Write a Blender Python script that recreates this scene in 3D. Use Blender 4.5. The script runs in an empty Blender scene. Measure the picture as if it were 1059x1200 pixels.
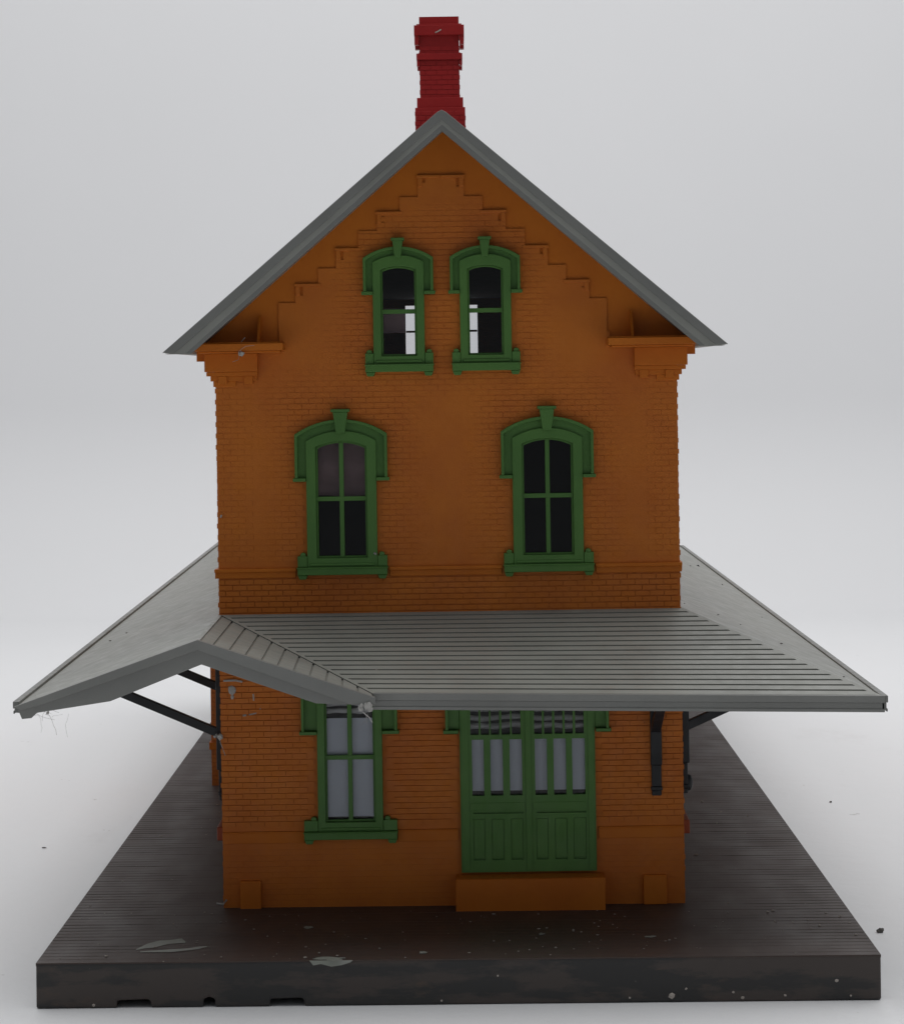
import bpy, bmesh, math, random
from mathutils import Vector, Matrix, noise
random.seed(7)
S = bpy.context.scene
COL = S.collection
R = math.radians
CAM = (0.198, -32.0, 6.2)
# the old plastic house has warped: it leans a third of a degree on its platform
TILT = Matrix.Translation((CAM[0], 0, CAM[2])) @ Matrix.Rotation(R(-0.30), 4, 'Y') @ Matrix.Translation((-CAM[0], 0, -CAM[2]))

# ------------------------------------------------------------------ materials
def nodes(name):
    m = bpy.data.materials.new(name); m.use_nodes = True
    nt = m.node_tree
    return m, nt, nt.nodes['Principled BSDF']
def mixc(nt, fac, a, b):
    n = nt.nodes.new('ShaderNodeMix'); n.data_type = 'RGBA'
    for sock, v in ((n.inputs[0], fac), (n.inputs[6], a), (n.inputs[7], b)):
        if hasattr(v, 'links'): nt.links.new(v, sock)
        elif isinstance(v, (tuple, list)): sock.default_value = (*v[:3], 1)
        else: sock.default_value = v
    return n.outputs[2]
def tex(nt, scale, detail=4, rough=.55, stretch=(1, 1, 1), off=(0, 0, 0)):
    tc = nt.nodes.new('ShaderNodeTexCoord'); mp = nt.nodes.new('ShaderNodeMapping')
    mp.inputs['Scale'].default_value = stretch; mp.inputs['Location'].default_value = off
    n = nt.nodes.new('ShaderNodeTexNoise'); n.inputs['Scale'].default_value = scale
    n.inputs['Detail'].default_value = detail; n.inputs['Roughness'].default_value = rough
    nt.links.new(tc.outputs['Object'], mp.inputs[0]); nt.links.new(mp.outputs[0], n.inputs['Vector'])
    return n.outputs['Fac']
def ramp(nt, src, lo, hi, a=0, b=1):
    n = nt.nodes.new('ShaderNodeMapRange'); n.inputs[1].default_value = lo; n.inputs[2].default_value = hi
    n.inputs[3].default_value = a; n.inputs[4].default_value = b
    nt.links.new(src, n.inputs[0]); return n.outputs[0]
def bump(nt, bs, src, strength, dist):
    b = nt.nodes.new('ShaderNodeBump'); b.inputs['Strength'].default_value = strength; b.inputs['Distance'].default_value = dist
    nt.links.new(src, b.inputs['Height']); nt.links.new(b.outputs[0], bs.inputs['Normal']); return b
def plastic(name, col, col2, rough=.42, dust=.25, dustcol=(.42, .40, .38), grain=.006, spec=.35):
    m, nt, bs = nodes(name)
    c = mixc(nt, ramp(nt, tex(nt, 1.1, 5), .38, .68), col, col2)
    d = ramp(nt, tex(nt, 38, 3, .7, off=(3, 1, 7)), .70, .80, 0, dust)
    c = mixc(nt, d, c, dustcol)
    nt.links.new(c, bs.inputs['Base Color'])
    r = ramp(nt, tex(nt, 6, 4, off=(9, 2, 4)), .3, .7, rough - .08, rough + .14)
    nt.links.new(r, bs.inputs['Roughness']); bs.inputs['Specular IOR Level'].default_value = spec
    bump(nt, bs, tex(nt, 60, 3), .25, grain)
    return m
M = {}
ORANGE, ORANGE2 = (.545, .156, .014), (.480, .126, .012)
M['orange'] = plastic('orange_plastic', ORANGE, ORANGE2, .46, .10, spec=.2)
M['brick'] = plastic('orange_brick_plastic', ORANGE, (.470, .122, .013), .5, .10, spec=.3)
M['green'] = plastic('green_plastic', (.084, .200, .044), (.068, .168, .038), .40, .10, spec=.28)
M['grey'] = plastic('grey_roof_plastic', (.285, .288, .262), (.245, .248, .226), .42, .35, (.42, .41, .39))
M['fascia'] = plastic('grey_fascia_plastic', (.205, .207, .195), (.178, .180, .170), .42, .15)
M['red'] = plastic('red_brick_plastic', (.37, .018, .018), (.30, .014, .015), .42, .14, spec=.25)
M['black'] = plastic('black_plastic', (.020, .021, .024), (.014, .015, .017), .45, .15)
M['red_sill'] = plastic('rusty_orange_plastic', (.34, .07, .02), (.28, .055, .02), .5, .1)
M['chip'] = plastic('bare_grey_chip', (.22, .235, .20), (.30, .30, .28), .6, .3)
M['white'] = plastic('white_glue', (.42, .40, .38), (.33, .31, .29), .6, .2)
M['web'] = plastic('grey_cobweb', (.5, .49, .47), (.36, .35, .33), .8, .1)
M['lint'] = plastic('pale_dust', (.42, .38, .34), (.30, .26, .23), .8, .1)
M['film'] = plastic('grey_translucent_film', (.64, .69, .77), (.57, .61, .69), .45, .05)
M['crumple'] = plastic('crumpled_film', (.62, .62, .62), (.35, .35, .34), .35, .1)
M['inner'] = plastic('darkened_inside', (.03, .02, .015), (.02, .015, .012), .8, .02)  # near-black so the rooms look unlit: shade put into the colour
M['painted_reflection'] = plastic('dull_rose_reflection', (.20, .13, .13), (.12, .08, .085), .7, .02)  # rose tint stands for a blurred reflection in the panes
M['stone'] = plastic('dark_crumb', (.09, .085, .08), (.14, .13, .12), .8, .2)
# side walls: moulded brick as bump
def side_brick():
    m, nt, bs = nodes('moulded_brick_side')
    tc = nt.nodes.new('ShaderNodeTexCoord'); sp = nt.nodes.new('ShaderNodeSeparateXYZ'); cb = nt.nodes.new('ShaderNodeCombineXYZ')
    nt.links.new(tc.outputs['Object'], sp.inputs[0])
    ad = nt.nodes.new('ShaderNodeMath'); ad.operation = 'ADD'
    nt.links.new(sp.outputs['X'], ad.inputs[0]); nt.links.new(sp.outputs['Y'], ad.inputs[1])
    nt.links.new(ad.outputs[0], cb.inputs[0]); nt.links.new(sp.outputs['Z'], cb.inputs[1])
    b = nt.nodes.new('ShaderNodeTexBrick'); b.inputs['Scale'].default_value = 1
    b.inputs['Brick Width'].default_value = .165; b.inputs['Row Height'].default_value = .066
    b.inputs['Mortar Size'].default_value = .006; b.inputs['Mortar Smooth'].default_value = .5
    nt.links.new(cb.outputs[0], b.inputs['Vector'])
    nt.links.new(mixc(nt, ramp(nt, tex(nt, 1.1, 5), .38, .68), ORANGE, ORANGE2), bs.inputs['Base Color'])
    bs.inputs['Roughness'].default_value = .5
    bp = bump(nt, bs, b.outputs['Fac'], .8, .02); bp.invert = True
    return m
M['side'] = side_brick()
def glass():
    m = bpy.data.materials.new('thin_clear_pane'); m.use_nodes = True; nt = m.node_tree; nt.nodes.clear()
    o = nt.nodes.new('ShaderNodeOutputMaterial'); t = nt.nodes.new('ShaderNodeBsdfTransparent'); g = nt.nodes.new('ShaderNodeBsdfGlossy')
    mx = nt.nodes.new('ShaderNodeMixShader'); mx.inputs[0].default_value = .018
    t.inputs[0].default_value = (.9, .9, .91, 1); g.inputs['Roughness'].default_value = .2
    nt.links.new(t.outputs[0], mx.inputs[1]); nt.links.new(g.outputs[0], mx.inputs[2]); nt.links.new(mx.outputs[0], o.inputs[0])
    return m
M['glass'] = glass()
def platform_top():
    m, nt, bs = nodes('dark_plank_plastic')
    c = mixc(nt, ramp(nt, tex(nt, .9, 6, .6, (1, 1.6, 1)), .35, .7), (.060, .0435, .038), (.070, .050, .0435))
    c = mixc(nt, ramp(nt, tex(nt, 3, 5, .65, (1, .35, 1)), .58, .74, 0, .25), c, (.10, .082, .074))
    c = mixc(nt, ramp(nt, tex(nt, 26, 3, .7, (.7, 1, 1)), .72, .78, 0, .6), c, (.24, .20, .18))
    nt.links.new(c, bs.inputs['Base Color'])
    nt.links.new(ramp(nt, tex(nt, 2, 3, .5, (1, .4, 1)), .3, .7, .46, .58), bs.inputs['Roughness'])
    bs.inputs['Specular IOR Level'].default_value = .28
    return m
M['plat'] = platform_top()
def platform_side():
    m, nt, bs = nodes('worn_black_paint_edge')
    f = ramp(nt, tex(nt, 1.0, 6, .62, (.55, 1, 2.2), (2.3, 0, .4)), .47, .53)
    c = mixc(nt, f, (.046, .035, .030), (.0195, .0185, .018))
    c = mixc(nt, ramp(nt, tex(nt, 2.6, 6, .7, (.5, 1, 1.5), (7, 0, 1)), .60, .70, 0, .7), c, (.070, .045, .032))
    c = mixc(nt, ramp(nt, tex(nt, 20, 3, .7), .73, .78, 0, .6), c, (.22, .19, .16))
    nt.links.new(c, bs.inputs['Base Color']); bs.inputs['Roughness'].default_value = .5
    bump(nt, bs, tex(nt, 14, 5), .3, .012)
    return m
M['plat_side'] = platform_side()
def sheet():
    m, nt, bs = nodes('white_studio_sheet')
    tc = nt.nodes.new('ShaderNodeTexCoord'); sp = nt.nodes.new('ShaderNodeSeparateXYZ'); nt.links.new(tc.outputs['Object'], sp.inputs[0])
    worn = ramp(nt, sp.outputs['Y'], 12, 40, 1, 0)             # the flat table part is scuffed, the hanging part is clean
    def masked(f):
        m_ = nt.nodes.new('ShaderNodeMath'); m_.operation = 'MULTIPLY'; nt.links.new(f, m_.inputs[0]); nt.links.new(worn, m_.inputs[1]); return m_.outputs[0]
    c = mixc(nt, ramp(nt, tex(nt, .10, 2, .5), .35, .7), (.79, .79, .80), (.775, .775, .785))
    c = mixc(nt, masked(ramp(nt, tex(nt, .5, 8, .70, (1.5, .6, 1), (4, 2, 0)), .58, .76, 0, .30)), c, (.58, .56, .55))
    c = mixc(nt, masked(ramp(nt, tex(nt, 4.5, 2, .5, (1, .6, 1), (5, 3, 0)), .755, .785, 0, .45)), c, (.34, .32, .30))
    nt.links.new(c, bs.inputs['Base Color']); bs.inputs['Roughness'].default_value = .55
    bs.inputs['Specular IOR Level'].default_value = .3
    bump(nt, bs, masked(tex(nt, .45, 7, .62)), .4, .12)
    return m
M['sheet'] = sheet()

# ------------------------------------------------------------------ mesh builder
class MB:
    def __init__(s): s.bm = bmesh.new()
    def face(s, *pts):
        return s.bm.faces.new([s.bm.verts.new(p) for p in pts])
    def box(s, x0, x1, y0, y1, z0, z1, back=True):
        v = [s.bm.verts.new(p) for p in ((x0,y0,z0),(x1,y0,z0),(x1,y0,z1),(x0,y0,z1),(x0,y1,z0),(x1,y1,z0),(x1,y1,z1),(x0,y1,z1))]
        fs = [(0,1,2,3),(1,5,6,2),(3,2,6,7),(4,0,3,7),(4,5,1,0)]
        if back: fs.append((5,4,7,6))
        for f in fs: s.bm.faces.new([v[i] for i in f])
        return s
    def prism(s, pts, y0, y1):
        a = [s.bm.verts.new((x, y0, z)) for x, z in pts]; b = [s.bm.verts.new((x, y1, z)) for x, z in pts]
        s.bm.faces.new(a); s.bm.faces.new(b[::-1]); n = len(pts)
        for i in range(n): s.bm.faces.new((a[i-1], a[i], b[i], b[i-1]))
        return s
    def strip(s, outer, inner, y0, y1, closed=False):      # band between two polylines
        n = len(outer)
        of = [s.bm.verts.new((x, y0, z)) for x, z in outer]; nf = [s.bm.verts.new((x, y0, z)) for x, z in inner]
        ob = [s.bm.verts.new((x, y1, z)) for x, z in outer]; nb = [s.bm.verts.new((x, y1, z)) for x, z in inner]
        for i in range(0 if closed else 1, n):
            s.bm.faces.new((of[i-1], of[i], nf[i], nf[i-1])); s.bm.faces.new((ob[i], ob[i-1], nb[i-1], nb[i]))
            s.bm.faces.new((of[i], of[i-1], ob[i-1], ob[i])); s.bm.faces.new((nf[i-1], nf[i], nb[i], nb[i-1]))
        if not closed:
            s.bm.faces.new((of[0], nf[0], nb[0], ob[0])); s.bm.faces.new((nf[-1], of[-1], ob[-1], nb[-1]))
        return s
    def beam(s, p, q, w, h):       # rectangular bar from p to q; w across, h in the upright plane
        p, q = Vector(p), Vector(q); d = (q - p).normalized(); up = Vector((0, 0, 1))
        sd = d.cross(up).normalized() * w / 2; u = sd.cross(d).normalized() * h / 2
        a = [s.bm.verts.new(p + i * sd + j * u) for i, j in ((-1,-1),(1,-1),(1,1),(-1,1))]
        b = [s.bm.verts.new(q + i * sd + j * u) for i, j in ((-1,-1),(1,-1),(1,1),(-1,1))]
        s.bm.faces.new(a[::-1]); s.bm.faces.new(b)
        for i in range(4): s.bm.faces.new((a[i-1], a[i], b[i], b[i-1]))
        return s
    def tube(s, path, r, n=5):
        rings = []
        for i, p in enumerate(path):
            p = Vector(p); d = (Vector(path[min(i+1, len(path)-1)]) - Vector(path[max(i-1, 0)])).normalized()
            a = d.orthogonal().normalized(); b = d.cross(a)
            rings.append([s.bm.verts.new(p + r * (math.cos(t) * a + math.sin(t) * b)) for t in [2*math.pi*k/n for k in range(n)]])
        for q, w in zip(rings, rings[1:]):
            for k in range(n): s.bm.faces.new((q[k-1], q[k], w[k], w[k-1]))
        s.bm.faces.new(rings[0][::-1]); s.bm.faces.new(rings[-1]); return s
    def blob(s, c, r, sc=(1, 1, 1), rough=.3, sub=2):
        m = Matrix.Translation(c) @ Matrix.Diagonal((*sc, 1))
        o = bmesh.ops.create_icosphere(s.bm, subdivisions=sub, radius=r, matrix=m)
        for v in o['verts']:
            d = v.co - Vector(c); v.co = Vector(c) + d * (1 + rough * noise.noise(v.co / max(r, 1e-6) * 1.3))
        return s
    def grid(s, xs, zs, keep, y, depth, fm=None):          # cells of a plate with openings, edges returned by depth
        xs, zs = sorted(set(round(x, 4) for x in xs)), sorted(set(round(z, 4) for z in zs))
        vs = {}
        def V(i, j):
            if (i, j) not in vs: vs[(i, j)] = s.bm.verts.new((xs[i], y, zs[j]))
            return vs[(i, j)]
        fs = []
        for i in range(len(xs) - 1):
            for j in range(len(zs) - 1):
                if keep((xs[i] + xs[i+1]) / 2, (zs[j] + zs[j+1]) / 2):
                    fs.append(s.bm.faces.new((V(i, j), V(i+1, j), V(i+1, j+1), V(i, j+1))))
        ed = {e for f in fs for e in f.edges if len(e.link_faces) == 1}
        r = bmesh.ops.extrude_edge_only(s.bm, edges=list(ed))
        bmesh.ops.translate(s.bm, vec=(0, depth, 0), verts=[v for v in r['geom'] if isinstance(v, bmesh.types.BMVert)])
        return s
    def build(s, name, mat, parent=None, tilt=True, bevel=0, smooth=False, recalc=True):
        if recalc: bmesh.ops.recalc_face_normals(s.bm, faces=s.bm.faces)
        if tilt: s.bm.transform(TILT)
        me = bpy.data.meshes.new(name); s.bm.to_mesh(me); s.bm.free()
        me.materials.append(mat)
        if smooth:
            for p in me.polygons: p.use_smooth = True
        o = bpy.data.objects.new(name, me); COL.objects.link(o)
        if parent: o.parent = parent
        if bevel:
            b = o.modifiers.new('bevel', 'BEVEL'); b.width = bevel; b.segments = 2; b.limit_method = 'ANGLE'; b.angle_limit = R(40)
        return o
def tag(o, label=None, cat=None, group=None, kind=None):
    for k, v in (('label', label), ('category', cat), ('group', group), ('kind', kind)):
        if v: o[k] = v
    return o

# ------------------------------------------------------------------ setting: white sweep
mb = MB(); prof = [(-70, -.505), (43, -.505)]
for k in range(1, 25):
    a = k / 24 * math.pi / 2; prof.append((43 + 6 * math.sin(a), -.505 + 6 * (1 - math.cos(a))))
prof.append((49, 75))
xs = [-80, 80]; rows = [[mb.bm.verts.new((x, y, z)) for x in xs] for y, z in prof]
for a, b in zip(rows, rows[1:]): mb.bm.faces.new((a[0], a[1], b[1], b[0]))
bd = mb.build('backdrop', M['sheet'], tilt=False, smooth=True); tag(bd, kind='structure')

# ------------------------------------------------------------------ the model
root = bpy.data.objects.new('model_station', None); COL.objects.link(root); root.location = (0, 0, 0)
tag(root, 'orange brick model railway station with green windows, grey roofs and a dark plank platform', 'model building')
LEN = 20.5

# platform ----------------------------------------------------------
PX0, PX1, PY0, PY1, PZ = -4.41, 4.575, -2.94, 23.9, -.02
mb = MB()
notch = [(-3.55, -3.19), (-2.63, -2.51), (-1.92, -1.56)]
pts = [(PX0, -.5)]
for i, (a, b) in enumerate(notch):
    if i == 1: pts += [(a, -.5), (a, -.42), ((a + b)/2, -.395), (b, -.42), (b, -.5)]
    else: pts += [(a, -.5), (a, -.425), (b - .03, -.415), (b, -.44), (b, -.5)]
pts += [(PX1, -.5), (PX1, PZ - .012), (PX0, PZ - .012)]
mb.prism(pts, PY0, PY1)
plat = mb.build('platform', M['plat_side'], root, tilt=False, bevel=.02)
mb = MB(); y = PY0 + .012; k = 0
while y < PY1 - .02:
    w = .168; x0 = PX0 - .002; x1 = PX1 + .002
    dz = random.uniform(-.0006, .0006)
    e0, e1 = random.uniform(.35, 1.1), random.uniform(.35, 1.1); g = random.uniform(.006, .024); ya, yb = y, y + w - .004
    pts = [(x0, ya), (x0 + e0, ya), (x0 + e0 + .25, ya), (x1 - e1 - .25, ya), (x1 - e1, ya), (x1, ya), (x1, yb - g), (x1 - e1, yb - g), (x1 - e1 - .25, yb), (x0 + e0 + .25, yb), (x0 + e0, yb - g), (x0, yb - g)]
    t_ = [mb.bm.verts.new((a, b, PZ + dz)) for a, b in pts]; u_ = [mb.bm.verts.new((a, b, PZ - .03)) for a, b in pts]
    mb.bm.faces.new(t_)
    for q in range(len(pts)): mb.bm.faces.new((u_[q-1], u_[q], t_[q], t_[q-1]))
    y += w
mb.build('plank_deck', M['plat'], plat, tilt=False)
mb = MB()
def flat_chip(mb, cx, cy, w, d, z, n=22, seed=0, th=.004):
    pts = []
    for i in range(n):
        a = 2*math.pi*i/n; r = 1 + .7*noise.noise((math.cos(a)*1.6 + seed, math.sin(a)*1.6, seed))
        pts.append((cx + w/2*r*math.cos(a), cy + d/2*r*math.sin(a)))
    a = [mb.bm.verts.new((x, yy, z + th)) for x, yy in pts]; b = [mb.bm.verts.new((x, yy, z)) for x, yy in pts]
    mb.bm.faces.new(a)
    for i in range(n): mb.bm.faces.new((b[i-1], b[i], a[i], a[i-1]))
# hook-shaped scrape and the chip over the front edge
def ribbon(path, wd, z):
    c = MB(); a = [c.bm.verts.new((x, yy - w, z)) for (x, yy), w in zip(path, wd)]; b = [c.bm.verts.new((x, yy + w, z + .002)) for (x, yy), w in zip(path, wd)]
    for i in range(1, len(path)): c.bm.faces.new((a[i-1], a[i], b[i], b[i-1]))
    c.build('paint_chip', M['chip'], plat, tilt=False)
ribbon([(-3.42, -2.30), (-3.33, -2.12), (-3.22, -2.02), (-3.10, -1.92), (-2.98, -1.86), (-2.92, -1.95)], [.02, .12, .17, .10, .12, .03], PZ + .004)
ribbon([(-3.36, -2.42), (-3.20, -2.40), (-3.02, -2.38), (-2.86, -2.32), (-2.74, -2.24), (-2.66, -2.18)], [.02, .04, .07, .05, .06, .01], PZ + .004)
c = MB(); flat_chip(c, -1.28, -2.87, .36, .16, PZ + .003, seed=2.7)
pts = [(-1.50, -.02), (-1.46, -.07), (-1.38, -.055), (-1.27, -.085), (-1.16, -.07), (-1.06, -.04), (-1.04, -.02)]
c.prism(pts, PY0 - .004, PY0 + .01); c.build('paint_chip', M['chip'], plat, tilt=False)
for j, (x, yy, w, d) in enumerate([(-1.6, -1.2, .09, .12), (1.0, -1.7, .07, .1), (2.2, -1.9, .12, .09), (-.3, -2.6, .08, .1)]):
    c = MB(); flat_chip(c, x, yy, w, d, PZ + .003, seed=j + 9.3); c.build('paint_chip', M['chip'], plat, tilt=False)

# walls --------------------------------------------------------------
GC = -.03                                # centre line of the stepped gable
STEPS = [(.27, 8.54), (.485, 8.29), (.755, 8.12), (.975, 7.90), (1.24, 7.70), (1.45, 7.47), (1.72, 7.29), (1.92, 7.07)]
def halfw(z):                            # half width of the brick field at a height
    if z < 6.62: return 2.70
    for hw, top in STEPS:
        if z > top: continue
        w = hw
    return w if z <= STEPS[0][1] else -1
def halfw(z):
    if z < 6.62: return 2.70
    if z > STEPS[0][1]: return -1
    w = 0
    for hw, top in STEPS:
        if z <= top: w = hw
    return w
WIN = {   # cx, hood half width, casing half width, pane half width, heights
 'attic':  dict(hh=.41, fh=.300, ph=.207, sill=6.33, pb=6.43, rail=6.95, ps=7.44, pc=7.48, fs=7.53, fc=7.61, hs=7.58, hc=7.71, key=7.81, foot=7.16, mull=False),
 'upper':  dict(hh=.540, fh=.410, ph=.297, sill=3.97, pb=4.08, rail=4.77, ps=5.38, pc=5.445, fs=5.45, fc=5.565, hs=5.53, hc=5.70, key=5.82, foot=4.99, mull=True),
 'ground': dict(hh=.560, fh=.380, ph=.290, sill=.88, pb=.99, rail=1.74, ps=2.44, pc=2.50, fs=2.50, fc=2.62, hs=2.57, hc=2.75, key=2.86, foot=2.03, mull=True)}
FRONT = [('attic', -.543), ('attic', .472), ('upper', -1.243), ('upper', 1.166), ('ground', -1.195)]
holes = [(cx - WIN[k]['fh'] + .03, cx + WIN[k]['fh'] - .03, WIN[k]['pb'] - .03, WIN[k]['fs'] - .02) for k, cx in FRONT]
DX0, DX1, DZ0, DZ1 = .09, 1.67, .378, 2.66
holes.append((DX0 + .03, DX1 - .03, DZ0 + .03, DZ1 - .05))
for i in range(0, 8, 2):
    hw, top = STEPS[i]
    for sg in (1, -1):
        t0, t1 = sorted((GC + sg*(hw - .058), GC + sg*(hw - .090))); holes.append((t0, t1, top - .135, top - .03))
def inhole(x, z, g=0): return any(a - g < x < b + g and c - g < z < d + g for a, b, c, d in holes)
mb = MB()
xs = [-2.7, 2.7] + [v for h in holes for v in h[:2]] + [GC + s*hw for hw, _ in STEPS for s in (1, -1)]
zs = [-.04, 6.62] + [v for h in holes for v in h[2:]] + [t for _, t in STEPS]
mb.grid(xs, zs, lambda x, z: not inhole(x, z) and abs(x - (GC if z > 6.62 else 0)) < halfw(z), 0, .12)
# individual moulded bricks, worn unevenly
def wear(x, z):
    n = noise.noise((x * .9 + 5, z * .9, 2.2)) * .5 + .5 + .35 * noise.noise((x*3, z*3, 9))
    near = 0
    for kk, cx in FRONT:
        w = WIN[kk]; dx = max(0, abs(x - cx) - w['hh']); dz = max(0, w['sill'] - .12 - z, z - w['key'])
        near = max(near, 1 - math.hypot(dx, dz) / .45)
    if z < 3.95: near = max(near, .95)
    if abs(x) > 2.35: near = max(near, .5)
    return max(.0008, (.0100 if z > 3.8 else .019) * (max(near, 0) * .85 + .34 * (n - .35)) * (.35 if z < .72 else 1))
CH, BL = .066, .168
row = 0; z = .02
while z < 8.5:
    off = (row % 2) * BL / 2 + random.uniform(-.004, .004)
    hw = halfw(z + CH / 2)
    cx0 = GC if z > 6.62 else 0
    if hw > 0:
        x = -2.7 - BL + off
        while x < 2.7:
            a, b = max(x, cx0 - hw), min(x + BL - .007, cx0 + hw)
            if b - a > .025 and (halfw(z + CH) >= hw - 1e-6 or True):
                xm = (a + b) / 2
                if not (inhole(a, z + CH/2, .005) or inhole(b, z + CH/2, .005) or inhole(xm, z + CH/2, .005)) and not (.66 < z < .90) and not (3.84 < z < 3.98):
                    p = wear(xm, z); edge = z < 6.3 and (a < -2.66 or b > 2.66)
                    e = random.uniform(.001, .011) if edge and row % 2 else random.uniform(-.002, .004) if edge else 0
                    if a <= -2.66 and edge: a -= e
                    if b >= 2.66 and edge: b += e
                    dz = random.uniform(-.0015, .0015)
                    mb.box(a, b, -p, .14 if edge else .002, z + dz, z + CH - (.013 if z < 3.8 else .010) + dz, back=edge)
            x += BL
    z += CH; row += 1
wall = mb.build('front_wall', M['brick'], root)
# recessed smooth gable behind the stepped brickwork
mb = MB(); ap = 8.98; sl = (9.22 - 6.51) / 3.2
hol = holes[:2]
xs = [-2.92, 2.92] + [v for h in hol for v in h[:2]]; zs = [6.53, 9.1] + [v for h in hol for v in h[2:]]
mb.grid(xs, zs, lambda x, z: not any(a < x < b and c < z < d for a, b, c, d in hol), .023, .06)
for sx in (1, -1):
    bmesh.ops.bisect_plane(mb.bm, geom=mb.bm.verts[:] + mb.bm.edges[:] + mb.bm.faces[:], plane_co=(0, 0, 9.06), plane_no=(sx * sl, 0, 1), clear_outer=True)
mb.build('gable_panel', M['orange'], root)
# corbels along the steps
for sgn in (1, -1):
    for i in range(0, 8, 2):
        hw, top = STEPS[i]
        mb = MB()
        inner = .004 if i == 0 else hw - .30
        a, b = GC + sgn * inner, GC + sgn * (hw + .010)
        mb.box(min(a, b), max(a, b), -.017, .03, top - .028, top + .004)
        c1 = GC + sgn * (hw - .003); c0 = GC + sgn * (hw - .054)
        mb.box(min(c0, c1), max(c0, c1), -.015, .03, top - .13, top - .0275)
        hw2, top2 = STEPS[i + 1]
        mb.build('corbel', M['brick'], root, bevel=.005)
# side and rear walls, inner floor
for sx in (-1, 1):
    mb = MB(); mb.box(min(sx*2.69, sx*2.58), max(sx*2.69, sx*2.58), .121, LEN, -.03, 6.62); mb.build('side_wall', M['side'], root)
mb = MB(); w = WIN['attic']
RW = (-.685, .283)
rh = [(cx - w['ph'], cx + w['ph'], w['pb'], 7.54) for cx in RW]
xs = [-2.69, 2.69] + [v for h in rh for v in h[:2]]; zs = [-.03, 6.5, 9.1] + [v for h in rh for v in h[2:]]
mb.grid(xs, zs, lambda x, z: not any(a < x < b and c < z < d for a, b, c, d in rh), LEN + .002, .1)
for sx in (1, -1):
    bmesh.ops.bisect_plane(mb.bm, geom=mb.bm.verts[:] + mb.bm.edges[:] + mb.bm.faces[:], plane_co=(0, 0, 9.06), plane_no=(sx * sl, 0, 1), clear_outer=True)
for cx in RW: mb.box(cx - .2, cx + .2, LEN + .02, LEN + .06, 7.02, 7.06)
mb.build('rear_wall', M['side'], root)
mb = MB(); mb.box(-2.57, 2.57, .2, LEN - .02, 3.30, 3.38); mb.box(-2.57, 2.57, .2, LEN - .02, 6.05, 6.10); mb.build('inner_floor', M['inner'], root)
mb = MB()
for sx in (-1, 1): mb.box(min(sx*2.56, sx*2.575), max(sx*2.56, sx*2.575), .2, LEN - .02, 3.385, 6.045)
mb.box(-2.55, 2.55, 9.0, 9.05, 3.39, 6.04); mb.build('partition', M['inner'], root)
mb = MB(); mb.box(-1.6, 1.6, .2, LEN - .02, 7.66, 7.70); mb.build('attic_shade_sheet', M['inner'], root)  # added dark sheet, hides the lit underside of the roof

# string course, water table, plinth ------------------------------------
for a, b in ((-2.745, -1.243 - .545), (-1.243 + .545, 1.166 - .545), (1.166 + .545, 2.725)):
    mb = MB(); mb.box(a, b, -.055, .11, 3.925, 3.965); mb.box(a + .006, b - .006, -.032, .11, 3.855, 3.926)
    mb.build('string_course', M['orange'], root, bevel=.006)
for sx in (-1, 1):
    mb = MB(); mb.box(min(sx*2.68, sx*2.735), max(sx*2.68, sx*2.735), .112, LEN, 3.865, 3.960); mb.build('string_course', M['orange'], root)
mb = MB()
for a, b in ((-2.70, -1.74), (-.65, .06), (1.70, 2.70)):
    mb = MB(); mb.box(a, b, -.022, .05, .745, .866); mb.box(a, b, -.030, .05, .866, .882)
    mb.build('water_table', M['orange'], root, bevel=.005)
mb = MB()
for a, b in ((-2.50, -2.255), (2.21, 2.485)):
    mb = MB(); mb.box(a, b, -.075, .05, -.03, .315); mb.build('buttress', M['orange'], root, bevel=.012)
mb = MB(); mb.box(.02, 1.75, -.36, .0, -.03, .345); mb.box(.035, 1.735, -.352, -.02, .346, .352)
step = mb.build('door_step', M['orange'], root, bevel=.016)

# cornice returns ---------------------------------------------------------
for sx in (-1, 1):
    def bx(mb, a, b, *r): mb.box(min(sx*a, sx*b), max(sx*a, sx*b), *r)
    mb = MB(); bx(mb, 1.88, 2.90, -.42, .04, 6.515, 6.60); bx(mb, 1.90, 2.88, -.40, .04, 6.601, 6.615); bx(mb, 1.92, 2.86, -.38, .04, 6.49, 6.514)
    ret = mb.build('cornice_return', M['orange'], root, bevel=.008)
    mb = MB(); a = sx * 2.17
    A_ = [mb.bm.verts.new(p) for p in ((a - .014, -.34, 6.612), (a - .014, .06, 6.612), (a - .014, .06, 6.92), (a - .014, -.05, 6.92))]
    B_ = [mb.bm.verts.new(p.co + Vector((.028, 0, 0))) for p in A_]
    mb.bm.faces.new(A_); mb.bm.faces.new(B_[::-1])
    for k in range(4): mb.bm.faces.new((A_[k-1], A_[k], B_[k], B_[k-1]))
    mb.build('brace', M['orange'], ret)
    mb = MB()
    bx(mb, 2.20, 2.82, -.10, .3, 6.275, 6.489); bx(mb, 2.20, 2.80, -.08, .3, 6.225, 6.274)
    bx(mb, 2.21, 2.755, -.050, .3, 6.165, 6.226); bx(mb, 2.46, 2.725, -.030, .3, 6.10, 6.166)
    for c in (2.26, 2.56): bx(mb, c, c + .10, -.080, .0, 6.13, 6.224)
    mb.build('corner_corbel', M['orange'], root, bevel=.006)

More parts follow.
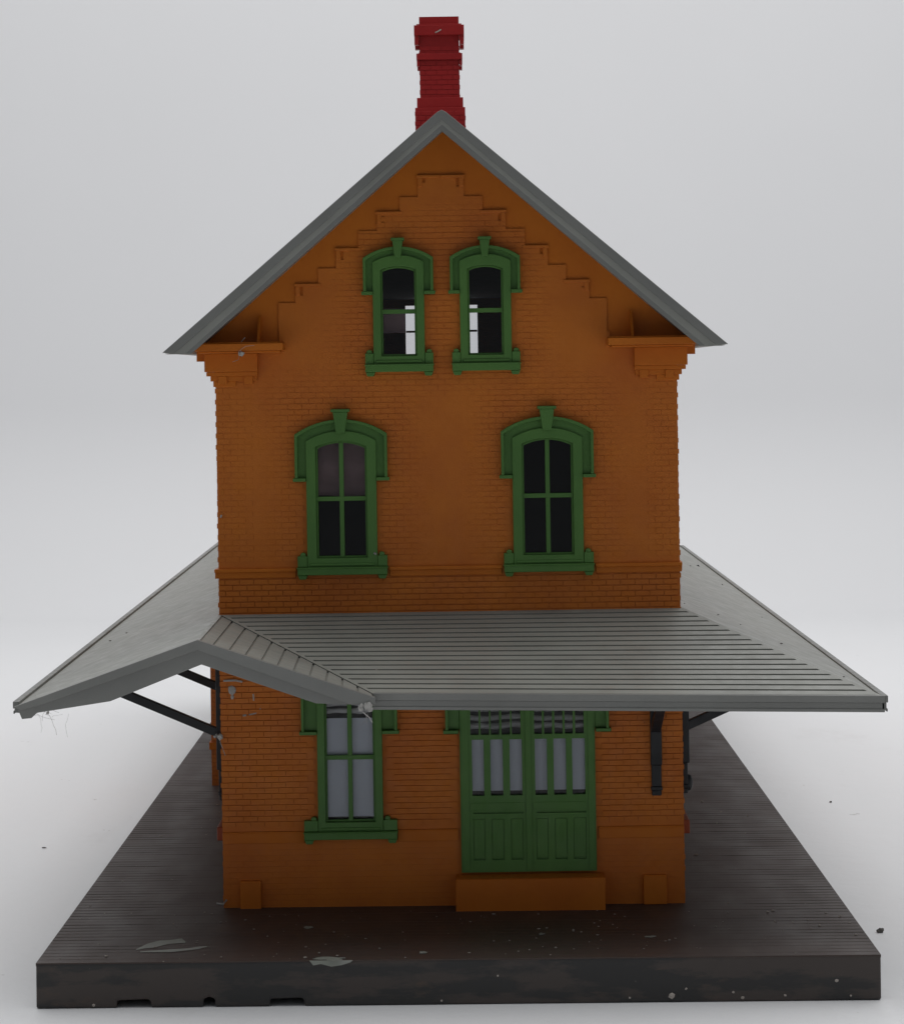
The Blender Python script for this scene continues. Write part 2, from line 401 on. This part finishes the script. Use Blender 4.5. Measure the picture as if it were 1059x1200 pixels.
# windows ------------------------------------------------------------------
def arc(hw, zsh, zcr, n=12):          # segmental arch left to right
    h = zcr - zsh; r = (hw*hw + h*h) / (2*h); c = zcr - r; a0 = math.asin(min(1, hw / r))
    return [(r * math.sin(-a0 + 2*a0*i/n), c + r * math.cos(-a0 + 2*a0*i/n)) for i in range(n + 1)]
def sh(pts, cx): return [(x + cx, z) for x, z in pts]
def make_window(kind, cx, xf=None, backing=None):
    w = WIN[kind]; objs = []
    def B(mb, *a, **k):
        if xf is not None: mb.bm.transform(xf)
        o = mb.build(*a, **k); return o
    fh, ph, hh = w['fh'], w['ph'], w['hh']
    mb = MB()
    out = [(-fh, w['sill'])] + arc(fh, w['fs'], w['fc']) + [(fh, w['sill'])]
    inn = [(-ph, w['pb'])] + arc(ph, w['ps'], w['pc']) + [(ph, w['pb'])]
    mb.strip(sh(out, cx), sh(inn, cx), -.095, .11, closed=True)
    casing = B(mb, 'window', M['green'], root, bevel=.007)
    # label mould (hood): back plate, projecting rim, feet
    mb = MB(); f = w['foot']
    o1 = [(-hh, f + .03)] + arc(hh, w['hs'], w['hc']) + [(hh, f + .03)]
    i1 = [(-fh + .02, f + .03)] + arc(fh - .02, w['fs'] - .02, w['fc'] - .02) + [(fh - .02, f + .03)]
    mb.strip(sh(o1, cx), sh(i1, cx), -.050, .004)
    t = .034
    i2 = [(-hh + t, f + .03)] + arc(hh - t, w['hs'] - t*.8, w['hc'] - t) + [(hh - t, f + .03)]
    mb.strip(sh(o1, cx), sh(i2, cx), -.130, -.0505)
    for s in (-1, 1):
        a, b = sorted((cx + s*(fh + .002), cx + s*(hh + .022))); mb.box(a, b, -.135, .004, f - .012, f + .0285)
    B(mb, 'hood', M['green'], casing, bevel=.006)
    mb = MB(); k = w['key']; kw = .12 if kind != 'attic' else .085; kb = w['fc'] - .03
    mb.prism(sh([(-kw*.42, kb), (kw*.42, kb), (kw*.72, k - .035), (-kw*.72, k - .035)], cx), -.160, .0)
    mb.box(cx - kw*.92, cx + kw*.92, -.170, .0, k - .0345, k)
    B(mb, 'keystone', M['green'], casing, bevel=.006)
    # sill with ears and feet
    mb = MB(); z = w['sill']; hs = hh * .97
    mb.box(cx - hs, cx + hs, -.150, .0, z - .085, z - .001)
    mb.box(cx - hs - .008, cx + hs + .008, -.158, .0, z - .012, z + .006)
    for s in (-1, 1):
        a, b = sorted((cx + s*(fh + .002), cx + s*hs)); mb.box(a, b, -.105, .0, z + .008, z + .135)
        a2, b2 = sorted((cx + s*(fh - .06), cx + s*(fh + .001)))
        a, b = sorted((cx + s*(hs - .115), cx + s*(hs - .002))); mb.prism([(a, z - .086), (b, z - .086), (b - .02, z - .135), (a + .02, z - .135)], -.135, .0)
        c = cx + s*(fh + .05); n = 8
        mb.prism([(c + .035*math.cos(2*math.pi*i/n), z + .150 + .028*math.sin(2*math.pi*i/n)) for i in range(n)], -.09, -.004)
    mb.box(cx - fh + .03, cx + fh - .03, -.115, -.0955, z + .02, z + .05)
    B(mb, 'sill', M['green'], casing, bevel=.007)
    # sash bars
    mb = MB(); e = .022
    si = [(-ph + e, w['pb'] + e)] + arc(ph - e, w['ps'] - e, w['pc'] - e) + [(ph - e, w['pb'] + e)]
    mb.strip(sh(inn, cx), sh(si, cx), -.025, .03, closed=True)
    mb.box(cx - ph, cx + ph, -.032, .034, w['rail'] - .026, w['rail'] + .026)
    if w['mull']: mb.box(cx - .026, cx + .026, -.028, .032, w['pb'] + .005, w['pc'] - .012)
    B(mb, 'sash', M['green'], casing, bevel=.004)
    mb = MB(); mb.prism(sh([(x*.985, z2) for x, z2 in inn], cx), .036, .040)
    B(mb, 'pane', M['glass'], casing)
    if backing: backing(casing, cx, w, B)
    return casing
def film_back(casing, cx, w, B):
    mb = MB(); top = 2.19
    n = 10
    for i in range(n):
        x0, x1 = cx - .32 + .64*i/n, cx - .32 + .64*(i+1)/n
        f = lambda x: .056 + .006*math.sin(x*9)
        mb.face((x0, f(x0), w['pb'] + .045), (x1, f(x1), w['pb'] + .045), (x1, f(x1), top), (x0, f(x0), top))
    B(mb, 'backing_or_reflection', M['film'], casing)
    crumple(casing, cx - .31, cx + .31, 2.235, 2.48, .075, 3)
def crumple(parent, x0, x1, z0, z1, y, n, seed=0):
    mb = MB()
    for j in range(n):
        zz = z0 + (z1 - z0) * (j + .5) / n; N = 24; rows = []
        for i in range(N + 1):
            x = x0 + (x1 - x0)*i/N
            dz = .030*noise.noise((x*3 + seed, j*3.1, 1)); rr = .030 + .012*noise.noise((x*7, j, 5 + seed))
            rows.append((x, y + .02*noise.noise((x*5, j, 3)), zz + dz, rr))
        prev = None
        for x, yy, zc, rr in rows:
            ring = [mb.bm.verts.new((x, yy - rr*math.sin(a)*.8, zc + rr*math.cos(a))) for a in [math.pi*k/5 for k in range(6)]]
            if prev:
                for k in range(5): mb.bm.faces.new((prev[k], ring[k], ring[k+1], prev[k+1]))
            prev = ring
    mb.build('crumpled_film', M['crumple'], parent, smooth=True)
made = []
def reflection_back(casing, cx, w, B):  # sheet coloured as the reflection in the upper left pane
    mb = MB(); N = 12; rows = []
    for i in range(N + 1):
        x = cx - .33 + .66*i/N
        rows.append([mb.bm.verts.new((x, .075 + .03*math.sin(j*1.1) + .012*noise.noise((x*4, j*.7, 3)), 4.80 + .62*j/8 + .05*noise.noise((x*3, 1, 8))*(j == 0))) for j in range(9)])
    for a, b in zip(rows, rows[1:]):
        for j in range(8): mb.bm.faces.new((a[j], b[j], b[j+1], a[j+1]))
    B(mb, 'backing_or_reflection', M['painted_reflection'], casing, smooth=True)
def attic_reflection_back(casing, cx, w, B):  # sheet coloured as the reflection in the left attic pane
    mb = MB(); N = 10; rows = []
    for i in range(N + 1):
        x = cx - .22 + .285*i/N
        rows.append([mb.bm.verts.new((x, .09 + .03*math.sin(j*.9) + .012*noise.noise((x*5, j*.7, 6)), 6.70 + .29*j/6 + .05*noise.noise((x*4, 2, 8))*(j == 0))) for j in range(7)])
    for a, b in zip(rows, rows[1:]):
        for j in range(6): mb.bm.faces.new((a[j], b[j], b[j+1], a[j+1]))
    B(mb, 'backing_or_reflection', M['painted_reflection'], casing, smooth=True)
for kind, cx in FRONT:
    made.append(make_window(kind, cx, backing=film_back if kind == 'ground' else reflection_back if kind == 'upper' and cx < 0 else attic_reflection_back if kind == 'attic' and cx < 0 else None))
# side windows, seen only from a step aside
def dark_back(casing, cx, w, B):
    mb = MB(); mb.face((cx - w['ph'] - .02, .002, w['pb']), (cx + w['ph'] + .02, .002, w['pb']), (cx + w['ph'] + .02, .002, w['pc']), (cx - w['ph'] - .02, .002, w['pc']))
for sx in (-1, 1):
    for kind in ('upper', 'ground'):
        for yy in (4.2, 16.2):
            ang = -90 if sx < 0 else 90
            xf = Matrix.Translation((sx*2.805, yy, 0)) @ Matrix.Rotation(R(ang), 4, 'Z')
            def back(casing, cx, w, B):
                mb = MB(); mb.box(cx - w['ph'] - .02, cx + w['ph'] + .02, .06, .10, w['pb'], w['pc']); B(mb, 'backing_or_reflection', M['black'], casing)  # black backing stands for the unlit room; the wall has no opening
            make_window(kind, 0, xf, back)

# freight doors -------------------------------------------------------------
mb = MB()
tall = [(.231,.369),(.446,.591),(.671,.815),(.966,1.107),(1.184,1.329),(1.401,1.551)]
tr = [(.219,.315),(.337,.437),(.456,.555),(.581,.681),(.70,.803),(.963,1.053),(1.079,1.172),(1.20,1.294),(1.32,1.413),(1.442,1.541)]
dh = [(a, b, 1.272, 1.928) for a, b in tall] + [(a, b, 1.985, 2.46) for a, b in tr]
pan = [(a + .005, b + .002, .52, 1.00) for a, b in tall]
allh = dh + pan + [(.24, .82, 1.062, 1.084), (.98, 1.555, 1.062, 1.084)]
xs = [DX0, DX1] + [v for h in allh for v in h[:2]]; zs = [DZ0, DZ1] + [v for h in allh for v in h[2:]]
mb.grid(xs, zs, lambda x, z: not any(a < x < b and c < z < d for a, b, c, d in allh), -.075, .055)
door = mb.build('double_door', M['green'], root)
mb = MB(); mb.box(DX0 + .01, DX1 - .01, -.042, -.025, DZ0 + .01, 1.20)
for a, b, c, d in pan: mb.prism([(a + .005, c + .026), (b - .005, c + .026), (b - .005, d - .004), (a + .005, d - .004)], -.0735, -.0425)
mb.build('lower_panel', M['green'], door)
mb = MB(); mb.box(.855, .92, -.090, -.0755, DZ0 + .02, 2.6); mb.box(DX0 + .015, .19, -.086, -.0755, DZ0 + .02, 2.6); mb.box(1.585, DX1 - .015, -.086, -.0755, DZ0 + .02, 2.6)
mb.box(.20, .84, -.082, -.0755, 1.10, 1.19); mb.box(.935, 1.57, -.082, -.0755, 1.10, 1.19)
mb.build('stile', M['green'], door, bevel=.006)
mb = MB(); mb.box(DX0 + .05, DX1 - .05, -.012, -.008, 1.24, 2.5); mb.build('pane', M['glass'], door)
mb = MB()
for a, b in ((.14, .865), (.88, 1.63)):
    for i in range(8):
        x0, x1 = a + (b - a)*i/8, a + (b - a)*(i+1)/8; f = lambda x: .012 + .005*math.sin(x*6 + 1)
        mb.face((x0, f(x0), 1.318), (x1, f(x1), 1.318), (x1, f(x1), 1.945), (x0, f(x0), 1.945))
mb.build('backing_or_reflection', M['film'], door)
crumple(door, .15, .86, 2.02, 2.42, .045, 4, 3.3); crumple(door, .90, 1.62, 2.01, 2.42, .045, 4, 8.1)
mb = MB(); cx = (DX0 + DX1)/2; dhh = .79
f = 2.02
o1 = [(-.955, f + .03)] + arc(.955, 2.62, 2.86) + [(.955, f + .03)]
i1 = [(-.79, f + .03)] + arc(.79, 2.55, 2.70) + [(.79, f + .03)]
mb.strip(sh(o1, cx), sh(i1, cx), -.050, .004)
i2 = [(-.92, f + .03)] + arc(.92, 2.59, 2.82) + [(.92, f + .03)]
mb.strip(sh(o1, cx), sh(i2, cx), -.130, -.0505)
for s in (-1, 1):
    a, b = sorted((cx + s*.80, cx + s*.98)); mb.box(a, b, -.135, .004, f - .012, f + .0285)
mb.build('hood', M['green'], door, bevel=.006)

# upper roof ------------------------------------------------------------------
AP, EV, HW = 9.22, 6.505, 3.205
y0, y1 = -.96, LEN + .96
mb = MB()
prof = [(-HW, EV), (0, AP), (HW, EV), (HW - .02, EV - .02), (2.86, EV - .02), (0, AP - .215), (-2.86, EV - .02), (-HW + .02, EV - .02)]
# slabs left/right as one shell
mb.prism([(-HW, EV), (-.045, AP - .035), (0, AP - .018), (.045, AP - .035), (HW, EV), (HW - .03, EV - .012), (2.95, EV - .016), (0, AP - .17), (-2.95, EV - .016), (-HW + .03, EV - .012)], y0 + .02, y1)
roof = mb.build('gable_roof', M['grey'], root, bevel=.006)
for yy, nm in ((y0, 1), (y1, -1)):
    mb = MB(); d = -1 if nm > 0 else 1
    # two stepped bands of the rake
    mb.prism([(-HW - .01, EV - .005), (-.05, AP - .03), (0, AP - .006), (.05, AP - .03), (HW + .01, EV - .005), (HW - .14, EV - .005), (0, AP - .115), (-HW + .14, EV - .005)], *sorted((yy, yy + .06*nm)))
    mb.prism([(-HW + .02, EV - .022), (-HW + .13, EV - .0055 - .0), (0, AP - .117), (HW - .13, EV - .0055), (HW - .02, EV - .022), (2.89, EV - .022), (0, AP - .245), (-2.89, EV - .022)], *sorted((yy + .025*nm, yy + .085*nm)))
    mb.build('rake_trim', M['fascia'], roof, bevel=.006)

# chimney ------------------------------------------------------------------------
CY, cs = 5.0, 37/32
def cX(px, py): return CAM[0] + (px - .0157*(py - 439) - 542.5)/100*cs
def cZ(py): return CAM[2] + (439 - py + .5)/100*cs
mb = MB(); c0 = .028 - .0
cxm = -.055
def cbox(mb, hw, za, zb): mb.box(cxm - hw, cxm + hw, CY, CY + 2*hw, za, zb)
def rows(mb, hw, za, zb, g=.006, pr=.006):
    z = za
    while z < zb - .02:
        h = min(.066, zb - z); x = cxm - hw + random.uniform(0, .08) - .1
        while x < cxm + hw:
            a, b = max(x, cxm - hw), min(x + .15, cxm + hw)
            if b - a > .02: mb.box(a, b, CY + (.27 - hw)*0 - pr*random.uniform(.3, 1), CY + .05, z, z + h - g)
            x += .156
        z += h
SH = .268
mb.box(cxm - SH, cxm + SH, CY, CY + 2*SH, 8.0, 11.055)
z = 9.74
while z < 10.6:
    for k in range(4):
        a = cxm - SH + k*.15 - (.07 if int(z/.066) % 2 else 0); b = min(a + .142, cxm + SH + .005); a = max(a, cxm - SH - .005)
        if b - a > .02: mb.box(a, b, CY - .010*random.uniform(.4, 1), CY + .03, z, z + .057)
    z += .066
chim = mb.build('chimney', M['red'], root)
mb = MB()
def band(mb, hw, za, zb): mb.box(cxm - hw, cxm + hw, CY - (hw - SH), CY + SH + hw, za, zb)
band(mb, .338, 10.80, 10.935); band(mb, .305, 10.936, 10.955)
for sx in (-1, 1):
    for yy in (CY - .05, CY + SH + .2):
        a, b = sorted((cxm + sx*.275, cxm + sx*.334)); mb.box(a, b, yy, yy + .16, 10.675, 10.799)
    for yy in (CY - .03, CY + SH + .2):
        a, b = sorted((cxm + sx*.272, cxm + sx*.306)); mb.box(a, b, yy, yy + .12, 10.385, 10.469)
band(mb, .310, 10.47, 10.555); band(mb, .285, 10.556, 10.565)
mb.build('collar', M['red'], chim, bevel=.008)
mb = MB(); band(mb, .312, 9.82, 9.955); band(mb, .338, 8.2, 9.819)
z = 9.05
while z < 9.76:
    for k in range(5):
        a = cxm - .338 + k*.15 - (.07 if int(round(z/.066)) % 2 else 0); b = min(a + .142, cxm + .343); a = max(a, cxm - .343)
        if b - a > .02: mb.box(a, b, CY - .07 - .010*random.uniform(.4, 1), CY, z, z + .057)
    z += .066
mb.build('chimney_base', M['red'], chim, bevel=.006)
mb = MB()
mb.tube([(cxm - .05, CY - .08, 10.83), (cxm - .01, CY - .09, 10.845), (cxm + .03, CY - .085, 10.87)], .009)
mb.build('dirt_fleck', M['lint'], chim)

# canopy ---------------------------------------------------------------------------
A, Bc = Vector((-2.675, -.002, 3.400)), Vector((2.742, -.002, 3.425))
ER, EL = Vector((4.665, -2.75, 2.690)), Vector((-.800, -2.75, 2.775))
PK, GR, GL = Vector((-2.650, -2.97, 3.392)), Vector((-.775, -2.97, 2.765)), Vector((-4.565, -2.97, 2.735))
AB, BB = Vector((-2.70, LEN, 3.42)), Vector((2.70, LEN, 3.42))
EBL, EBR = Vector((-4.55, LEN + 3.6, 2.98)), Vector((4.62, LEN + 3.6, 2.62))
def lap(mb, t0, t1, b0, b1, n, h=.020, endgap=0, g=.2):
    nrm = (t1 - t0).cross(b0 - t0).normalized()
    if nrm.z < 0: nrm = -nrm
    for i in range(n):
        f0, f1 = i/n, (i + 1 - g)/n; f2 = (i + 1)/n
        p0, p1 = t0.lerp(b0, f0), t1.lerp(b1, f0); q0, q1 = t0.lerp(b0, f1), t1.lerp(b1, f1); r0, r1 = t0.lerp(b0, f2), t1.lerp(b1, f2)
        u = nrm*h
        mb.face(p0 + u, p1 + u, q1 + u, q0 + u)
        mb.face(q0 + u, q1 + u, q1 - u, q0 - u)                       # lower edge of the board
        mb.face(r0 - u, r1 - u, r1 + u, r0 + u); mb.face(q0 - u, q1 - u, r1 - u, r0 - u)
        if endgap:                                                    # boards merge before the hip
            for a, b, c, d in ((p0, q0, q0, r0), (p1, q1, q1, r1)):
                k = (p1 - p0).normalized() * endgap * (1 if a is p0 else -1)
                mb.face(q0 + u, q0 + u + k, r0 + u + k, r0 + u) if a is p0 else mb.face(q1 + u, q1 + u + k, r1 + u + k, r1 + u)
def smooth_plane(mb, *p): mb.face(*p)
mb = MB()
lap(mb, A, Bc, EL, ER, 18, .018, .05, .27)
lap(mb, A, PK, EL, GR, 11, .008, .02, .13)
smooth_plane(mb, PK, AB, EBL, GL)
smooth_plane(mb, Bc, BB, EBR, ER)
lap(mb, BB, AB, EBR, EBL, 13, .010, .05, .2)
lo = Vector((0, 0, -.03))
smooth_plane(mb, A + lo, Bc + lo, ER + lo, EL + lo); smooth_plane(mb, A + lo, PK + lo, GR + lo, EL + lo)
dn = Vector((0, 0, -.085))
for q in ((A, Bc, ER, EL), (A, PK, GR, EL), (PK, AB, EBL, GL), (Bc, BB, EBR, ER), (BB, AB, EBL, EBR)):
    mb.face(*[p + dn for p in q])
for a, b in ((A, AB), (Bc, BB), (A, Bc), (AB, BB)): mb.face(a, b, b + dn, a + dn)
canopy = mb.build('canopy_roof', M['grey'], root, tilt=False, recalc=False)
# hip and ridge trims
mb = MB()
u = Vector((0, 0, .008))
mb.beam(PK + u, A + u, .05, .014); mb.build('ridge_strip', M['grey'], canopy, tilt=False, bevel=.004)
# fascias
mb = MB()
def fasc(p, q, out, h=.155, t=.05):
    o = Vector(out)
    for (dz0, dz1, a, b) in ((.030, -.045, .0, 1.35), (-.0455, -h, .0, 1.0), (-h + .022, -h - .012, 1.0, 1.25)):
        c = [p + o*t*b + Vector((0,0,dz0)), q + o*t*b + Vector((0,0,dz0)), q + o*t*b + Vector((0,0,dz1)), p + o*t*b + Vector((0,0,dz1))]
        e = [p + o*t*a + Vector((0,0,dz0)), q + o*t*a + Vector((0,0,dz0)), q + o*t*a + Vector((0,0,dz1)), p + o*t*a + Vector((0,0,dz1))]
        v = [mb.bm.verts.new(x) for x in c]; w = [mb.bm.verts.new(x) for x in e]
        mb.bm.faces.new(v); mb.bm.faces.new(w[::-1])
        for i in range(4): mb.bm.faces.new((v[i-1], v[i], w[i], w[i-1]))
fasc(EL, ER, (0, -1, 0), .135)
fasc(ER + Vector((-.03, -.05, 0)), EBR, (1, 0, 0), .13); fasc(GL + Vector((0, .07, 0)), EBL, (-1, 0, 0), .09); fasc(EBL, EBR, (0, 1, 0), .13)
mb.build('eave_fascia', M['fascia'], canopy, tilt=False, bevel=.006)
mb = MB()
mb.prism([(-4.60, 2.725), (-2.65, 3.415), (-.77, 2.785), (-.77, 2.715), (-1.03, 2.715), (-2.645, 3.31), (-4.28, 2.755), (-4.52, 2.69)], -3.045, -2.96)
mb.prism([(-4.54, 2.715), (-2.65, 3.385), (-.80, 2.765), (-.80, 2.700), (-1.40, 2.725), (-2.61, 3.150), (-3.58, 2.770), (-4.36, 2.655), (-4.42, 2.600), (-4.52, 2.590), (-4.56, 2.69)], -3.005, -2.945)
mb.build('gable_fascia', M['fascia'], canopy, tilt=False, bevel=.006)
# dirt on the canopy
for i in range(26):
    q = [(PK, AB, GL, EBL), (Bc, BB, ER, EBR), (A, Bc, EL, ER)][i % 3]
    f, g = random.uniform(.02, .8)**1.3, random.uniform(.05, .95)
    p = q[0].lerp(q[1], f).lerp(q[2].lerp(q[3], f), g)
    mb = MB(); mb.blob(p + Vector((0, 0, .012)), random.uniform(.006, .014), (1.5, 1.2, .5), .6, 1)
    mb.build('dirt_fleck', M['stone'] if i % 3 < 2 else M['lint'], canopy, tilt=False)

# brackets ----------------------------------------------------------------------------
def bracket(x, y, rz, bulb=False):
    xf = Matrix.Translation((x, y, 0)) @ Matrix.Rotation(R(rz), 4, 'Z')      # local +x points away from the wall
    mb = MB(); mb.box(.002, .085, -.065, .065, 1.60, 2.95); mb.box(.002, .07, -.066, .066, 1.30, 1.345); mb.box(.002, .062, -.058, .058, 1.346, 1.599)
    mb.box(.002, .06, -.055, .055, 1.24, 1.299)
    if bulb:
        n = 10
        mb.blob((.07, 0, 1.36), .055, (1, 1, 1.8), .0, 2)
    mb.bm.transform(xf); post = mb.build('bracket', M['black'], root, bevel=.008)
    mb = MB(); mb.beam((.04, 0, 2.02), (1.64, 0, 2.715), .11, .10)
    mb.bm.transform(xf); mb.build('strut', M['black'], post, bevel=.008)
for y in (.14, 3.7, 7.6, 16.5): bracket(-2.68, y, 180)
for y in (.14, 3.9, 8.0, 12.0, 16.5): bracket(2.70, y, 0, bulb=y < 1)
bracket(2.385, 0, -90)

# bay window on the left flank
mb = MB(); mb.box(-3.72, -2.70, 9.6, 13.4, -.03, 3.05); bay = mb.build('bay_window', M['side'], root)
mb = MB(); mb.box(-3.75, -2.72, 9.57, 13.43, .55, .66); mb.build('sill', M['orange'], bay)
mb = MB(); mb.box(-3.50, -2.95, 9.56, 9.595, 1.0, 2.5); mb.build('window_frame', M['green'], bay)
mb = MB(); mb.box(-3.42, -3.03, 9.545, 9.559, 1.1, 2.4); mb.build('pane', M['black'], bay)
for sx in (-1, 1):
    mb = MB(); a, b = sorted((sx*2.695, sx*2.79)); mb.box(a, b, .25, 2.6, .74, .90); mb.build('side_ledge', M['red_sill'], root, bevel=.01)

# cobwebs, glue, flecks ---------------------------------------------------------------
def web(c, sx, sy, sz, n, r, blobs=3, name='cobweb', parent=root):
    mb = MB()
    for i in range(n):
        p = Vector((c[0] + random.uniform(-sx, sx), c[1] + random.uniform(-sy, sy), c[2] + random.uniform(-sz, sz)))
        d = Vector((random.uniform(-1, 1), random.uniform(-.5, .5), random.uniform(-.7, .5))).normalized()
        path = [p]
        for k in range(5):
            d = (d + Vector((random.uniform(-.6, .6), random.uniform(-.4, .4), random.uniform(-.7, .4)))).normalized()
            path.append(path[-1] + d * random.uniform(.03, .075))
        mb.tube(path, r * random.uniform(.5, 1.2), 4)
    for i in range(blobs):
        mb.blob((c[0] + random.uniform(-sx, sx)*.7, c[1] + random.uniform(-sy, sy), c[2] + random.uniform(-sz, sz)*.6), random.uniform(.012, .028), (1, .7, 1.3), .8, 2)
    return mb.build(name, M['web'], parent, tilt=False)
web((-4.20, -2.92, 2.645), .20, .03, .015, 5, .0018, 1)
web((-4.42, -2.92, 2.63), .05, .03, .02, 3, .002, 1)
web((-.83, -3.055, 2.685), .035, .015, .05, 2, .005, 12)
web((-.90, -3.05, 2.69), .05, .015, .02, 1, .006, 4)
web((-2.36, -.43, 6.45), .05, .02, .03, 3, .004, 3)
web((-2.72, -.02, 2.00), .05, .03, .02, 2, .004, 4)
mb = MB(); mb.blob((-2.565, -.02, 2.55), .055, (.8, .4, 1.2), .4, 2); mb.blob((-2.56, -.02, 2.47), .025, (.8, .4, 1.2), .4, 2)
mb.tube([(-2.66, -.03, 2.66), (-2.52, -.05, 2.665), (-2.44, -.03, 2.645)], .012)
mb.build('glue_blob', M['white'], root)
for path, r in (([(-2.315, -.012, 2.50), (-2.31, -.012, 2.42)], .011), ([(-2.44, -.012, 2.245), (-2.40, -.012, 2.25)], .014), ([(-2.37, -.012, 2.255), (-2.33, -.012, 2.265), (-2.28, -.012, 2.275)], .010),
                ([(-2.24, -.012, 2.31), (-2.22, -.012, 2.38)], .006), ([(-2.78, -.05, .06), (-2.70, -.06, .05), (-2.66, -.05, .10)], .014), ([(-2.665, -.03, 4.57), (-2.65, -.03, 4.60)], .010), ([(-.865, -.11, 4.12), (-.855, -.112, 4.135)], .017)):
    mb = MB(); mb.tube(path, r); mb.build('paint_fleck', M['white'], root)
# dust specks lying on platform and sheet
mb = MB()
for i in range(230):
    x = random.uniform(PX0 + .1, PX1 - .1); y = random.choice([random.uniform(PY0 + .05, 0), random.uniform(PY0, 8)])
    if abs(x) < 2.9 and y > -.15: continue
    r = random.uniform(.004, .011) if random.random() < .93 else random.uniform(.012, .018)
    mb.blob((x, y, PZ + r*.5), r, (random.uniform(1, 2.0), 1, .6), .4, 1)
for x, z, r in ((2.35, -.43, .04), (3.0, -.40, .016), (4.1, -.29, .02), (4.25, -.45, .014), (3.55, -.44, .016), (-.1, -.46, .014), (.5, -.2, .012), (2.5, -.36, .014), (-3.8, -.47, .02), (1.9, -.45, .014), (3.1, -.46, .02)):
    mb.blob((x, PY0 - .004, z), r, (1, .5, .9), .4, 1)
tag(mb.build('dust', M['lint'], None, tilt=False), 'pale specks of dust lying on the dark platform', 'dust', kind='stuff')
def crumb(x, y, r, lab, sc=(1, 1, .8)):  # one crumb of dirt
    mb = MB(); mb.blob((0, 0, r*.6), r, sc, .35, 3)
    o = mb.build('crumb', M['stone'], None, tilt=False, smooth=False); o.location = (x, y, -.503)
    tag(o, lab, 'crumb', 'dirt crumbs lying on the white sheet')
crumb(5.10, .56, .038, 'round dark crumb on the white sheet just right of the platform front corner', (1.2, 1, .8))
crumb(-5.85, 7.0, .020, 'flat dark crumb on the white sheet left of the platform', (1.6, 1, .4))
crumb(5.83, 10.4, .020, 'small dark crumb on the white sheet beside the right platform edge, farther back', (1, 1.4, .6))

# ------------------------------------------------------------------ light
def area(name, loc, target, sx, sy, power, col=(1, 1, 1)):
    l = bpy.data.lights.new(name, 'AREA'); l.shape = 'RECTANGLE'; l.size = sx; l.size_y = sy; l.energy = power; l.color = col
    o = bpy.data.objects.new(name, l); COL.objects.link(o); o.location = loc
    o.rotation_euler = (Vector(target) - Vector(loc)).to_track_quat('-Z', 'Y').to_euler(); return o
area('overhead_softbox', (2, 18, 33), (2, 19.5, 0), 62, 52, 16000, (1, .995, .99))
fl = area('added_front_fill', (0, -13, 15), (0, -13, 0), 34, 15, 760); fl.data.spread = R(62)  # added fill: lights the front floor, which bounces onto the lower house
W = bpy.data.worlds.new('World'); S.world = W; W.use_nodes = True
W.node_tree.nodes['Background'].inputs[0].default_value = (.9, .95, 1, 1); W.node_tree.nodes['Background'].inputs[1].default_value = .23

# ------------------------------------------------------------------ camera
cd = bpy.data.cameras.new('camera'); cam = bpy.data.objects.new('camera', cd); COL.objects.link(cam)
cd.sensor_width = 36; cd.lens = 96; cd.sensor_fit = 'AUTO'; cd.clip_end = 500
cd.shift_x = -(542.5 - 529.5) / 1200; cd.shift_y = -(600 - 439) / 1200
cam.matrix_world = Matrix.Translation(CAM) @ Matrix.Rotation(R(90), 4, 'X') @ Matrix.Rotation(R(-.6), 4, 'Z')
S.camera = cam
S.render.engine = 'CYCLES'
S.view_settings.view_transform = 'Standard'; S.view_settings.look = 'None'; S.view_settings.exposure = 0; S.view_settings.gamma = 1
S.cycles.max_bounces = 10; S.cycles.diffuse_bounces = 6; S.cycles.transparent_max_bounces = 16
